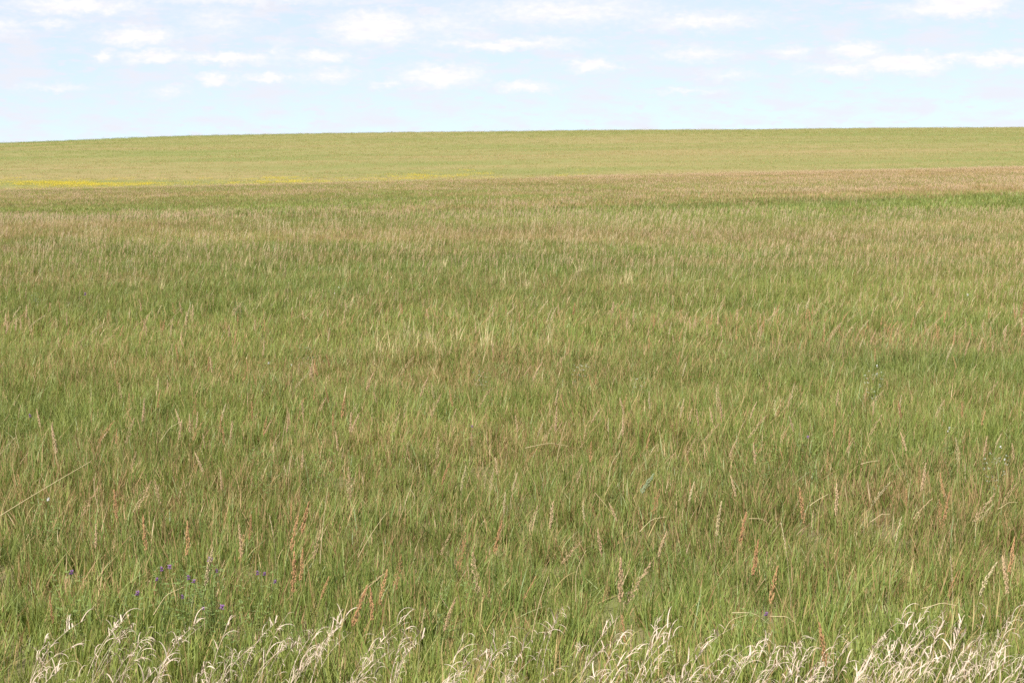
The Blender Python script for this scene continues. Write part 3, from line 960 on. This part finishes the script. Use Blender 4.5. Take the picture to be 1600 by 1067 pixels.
HERB = [mk_mesh('foliage', *leaflets(rr, 55, .10, .32, .016, .0032), M_herb, None, False) for i in range(3)]
SAGE = [mk_mesh('foliage', *leaflets(rr, 40, .08, .28, .020, .0032), M_sage, None, False) for i in range(2)]
PURP = [mk_mesh('flower_head', *flower_head(rr, 24, .0055, .0085), M_purple, None, False) for i in range(3)]
WHIT = [mk_mesh('flower_head', *flower_head(rr, 22, .005, .008), M_white, None, False) for i in range(2)]
STM = [mk_mesh('stem', *tube(stalk_path(.36, rr.uniform(-.3, .5), rr.uniform(-.1, .3), 6), .0016, .0010, 3), M_herb) for i in range(5)]


def herb(name, cx, cy, H, fol, nst, heads, label, cat, group):
    """heads: photo pixels of the flowers, placed on stems of the plant"""
    p0 = at(cx, cy, H)
    e = mk_obj(name, None, None, p0, (0, 0, 0), 1.0)
    mk_obj('foliage', rr.choice(fol), e, None, (0, 0, rr.uniform(0, 6)), H / .34)
    for k in range(nst):
        mk_obj('stem', rr.choice(STM), e, (rr.uniform(-.03, .03), rr.uniform(-.03, .03), 0), (0, 0, rr.uniform(0, 6.28)), H / .36)
    for (hx, hy, ms, s) in heads:
        sc1 = FPX / p0.y
        lx, lz = (hx - cx) / sc1, H - (hy - cy) / sc1
        yo = -max(0.0, (H + .03 - lz)) * 1.2
        lz = lz + yo * (EYE - H) / p0.y * -1 * 0
        st = mk_mesh('flower_stalk', *tube(np.array([[0, 0, 0], [lx * .35, yo * .5, lz * .55], [lx, yo, lz]]), .0014, .0010, 3), M_herb)
        so = mk_obj('flower_stalk', st, e)
        mk_obj('flower_head', rr.choice(ms), so, (lx, yo, lz), (rr.uniform(-.3, .3), rr.uniform(-.3, .3), 0), s)
    return tag(e, label, cat, group)


G_P = 'purple flowered plants in the grass'
herb('purple_flower_plant', 332, 868, .42, HERB, 4, [(331, 871, PURP, 1.5), (344, 885, PURP, .8), (310, 898, PURP, 1.0)], 'leafy plant whose tallest stem carries a bright purple flower head', 'wildflower', G_P)
herb('purple_flower_plant', 262, 880, .40, HERB, 4, [(268, 883, PURP, 1.3), (256, 885, PURP, 1.0), (251, 898, PURP, .9)], 'leafy plant with a cluster of three mauve flower heads left of the tallest', 'wildflower', G_P)
herb('purple_flower_plant', 298, 892, .38, HERB, 3, [(298, 898, PURP, 1.1), (293, 922, PURP, .9)], 'leafy plant with two dim purple heads between the brighter flowering plants', 'wildflower', G_P)
herb('purple_flower_plant', 352, 930, .36, HERB, 4, [(351, 943, PURP, 1.4), (322, 944, PURP, .8)], 'low leafy plant with a vivid purple head nearest the bleached fringe', 'wildflower', G_P)
herb('purple_flower_plant', 218, 915, .36, HERB, 3, [(219, 922, PURP, 1.2)], 'small leafy plant with one dark violet flower head', 'wildflower', G_P)
herb('purple_flower_plant', 408, 886, .38, HERB, 3, [(405, 891, PURP, 1.0), (416, 892, PURP, .9), (434, 902, PURP, .9)], 'leafy plant with three faded purple heads beside the rust seed stalks', 'wildflower', G_P)
herb('purple_flower_plant', 118, 885, .38, HERB, 2, [(116, 890, PURP, 1.2)], 'lone plant with one greyish purple head nearest the left edge', 'wildflower', G_P)
herb('purple_flower_plant', 1195, 952, .36, HERB, 2, [(1195, 955, PURP, 1.0)], 'lone plant with a pale violet head just above the bleached fringe', 'wildflower', G_P)
herb('purple_flower_plant', 1260, 676, .38, HERB, 3, [(1260, 681, PURP, 1.1)], 'lone plant with a dull purple head amid the dark green grass', 'wildflower', G_P)
herb('purple_flower_plant', 48, 645, .38, HERB, 3, [(50, 648, PURP, 1.2)], 'lone plant with a pinkish purple head beside pale twigs', 'wildflower', G_P)
herb('purple_flower_plant', 135, 455, .42, HERB, 4, [(135, 459, PURP, 1.9)], 'small distant plant with one dark purple head in the upper meadow', 'wildflower', G_P)
herb('purple_flower_plant', 738, 662, .36, HERB, 2, [(738, 665, PURP, 1.0)], 'lone plant with a dark violet head in the middle of the meadow', 'wildflower', G_P)
G_W = 'white flowered plants in the grass'
herb('white_flower_plant', 80, 773, .36, HERB, 2, [(79, 777, WHIT, 1.1)], 'low plant with one round white flower among tan stalks', 'wildflower', G_W)
herb('white_flower_plant', 1480, 663, .36, HERB, 3, [(1480, 667, WHIT, 1.0), (1477, 671, WHIT, .7)], 'plant with two tiny white flowers above dark green grass', 'wildflower', G_W)
herb('white_flower_plant', 1560, 694, .36, SAGE, 3, [(1560, 697, WHIT, 1.0), (1562, 713, WHIT, .8)], 'grey plant with two small white flowers near the right edge', 'wildflower', G_W)
herb('white_flower_plant', 1510, 457, .38, HERB, 2, [(1510, 460, WHIT, 1.5)], 'distant plant with one bright white flower in the upper meadow', 'wildflower', G_W)
herb('white_flower_plant', 1368, 568, .38, SAGE, 3, [(1368, 571, WHIT, 1.2), (1366, 582, WHIT, .8)], 'pale plant with a white flower spike halfway up the meadow', 'wildflower', G_W)
herb('white_flower_plant', 422, 563, .38, HERB, 2, [(421, 566, WHIT, 1.1), (457, 569, WHIT, .8)], 'plant with two whitish flowers spaced apart halfway up the meadow', 'wildflower', G_W)
herb('white_flower_plant', 526, 446, .38, HERB, 2, [(524, 457, WHIT, 1.2), (530, 449, WHIT, 1.0)], 'distant plant with a pair of white specks in the upper meadow', 'wildflower', G_W)
G_L = 'leafy green plants in the grass'
for cx, cy, lab in [(495, 700, 'dark leafy green plant in a hollow of the middle meadow'), (1190, 678, 'bright leafy green plant among tall blades in the middle meadow'),
                    (1170, 690, 'small leafy green plant touching the bright leafy one'), (700, 905, 'leafy green plant just above the bleached fringe, below the tan panicle'),
                    (570, 478, 'distant leafy green plant in the upper meadow'), (310, 885, 'leafy green plant without flowers among the purple ones'),
                    (420, 700, 'feathery green plant beside the dark leafy hollow')]:
    herb('leafy_plant', cx, cy, .36, HERB, 4, [], lab, 'plant', G_L)
G_S = 'grey leaved plants in the grass'
for cx, cy, lab in [(200, 402, 'grey green sage plant near the crest of the meadow'), (55, 450, 'grey green sage plant close to the left edge'),
                    (370, 466, 'grey green sage plant in the upper meadow'), (752, 570, 'grey sage plant in the middle of the meadow'),
                    (1000, 578, 'pale grey sage plant among tan panicles halfway up'), (480, 530, 'dull grey sage plant on a brown patch'),
                    (905, 560, 'small grey sage plant beside a tan plume')]:
    herb('sage_plant', cx, cy, .32, SAGE, 3, [], lab, 'plant', G_S)
# one thick blue green ear
p0 = at(979, 738, .46)
e = add_stalk(p0.x, p0.y, p0.z, .46, 'blue', 'cob', .05)
tag(e, 'thick blue green seed head on a short stalk in the middle meadow', 'seed stalk', 'seed stalks standing in the meadow')

# ------------------------------------------------------------------ yellow bloom along the foot of the far hill
yv, yf = [], []
for i in range(26):
    d = Vector((rr.uniform(-1, 1), rr.uniform(-1, 1), rr.uniform(.2, 1)))
    spikelet(yv, yf, Vector((rr.uniform(-1.2, 1.2), rr.uniform(-1.2, 1.2), rr.uniform(.1, .36))), d, .13, .04)
yc = proto_collection('yellow_bloom', [mk_mesh('yellow_bloom', yv, yf, M_yellow, None, False)])
ys = []
for (c0, c1, r0, r1, n) in [(-40, 262, 282, 291, 700), (60, 210, 284, 290, 200), (392, 510, 279, 288, 170), (530, 610, 276, 283, 25), (600, 710, 273, 281, 90), (700, 775, 271, 279, 75),
                            (895, 925, 268, 273, 12), (250, 410, 281, 290, 55), (780, 900, 270, 276, 14)]:
    for i in range(n):
        p_ = at(rr.gauss((c0 + c1) / 2, (c1 - c0) / 3.2), rr.gauss((r0 + r1) / 2, (r1 - r0) / 2.3), .3)
        if p_.y > 270 and float(vnoise(p_.x, p_.y, 9.0, 71, 2)) > rr.uniform(.25, .75):
            ys.append(tuple(p_))
ys = np.array(ys)
n = len(ys)
o = scatter('yellow_wildflowers', yc, ys, np.stack([np.zeros(n), np.zeros(n), rng.uniform(0, 6, n)], 1), np.ones((n, 3)) * rng.uniform(.6, 1.2, (n, 1)), np.zeros(n, int), np.ones((n, 3)),
            'drifts of yellow wildflowers along the foot of the far hill')
o['category'] = 'wildflowers'
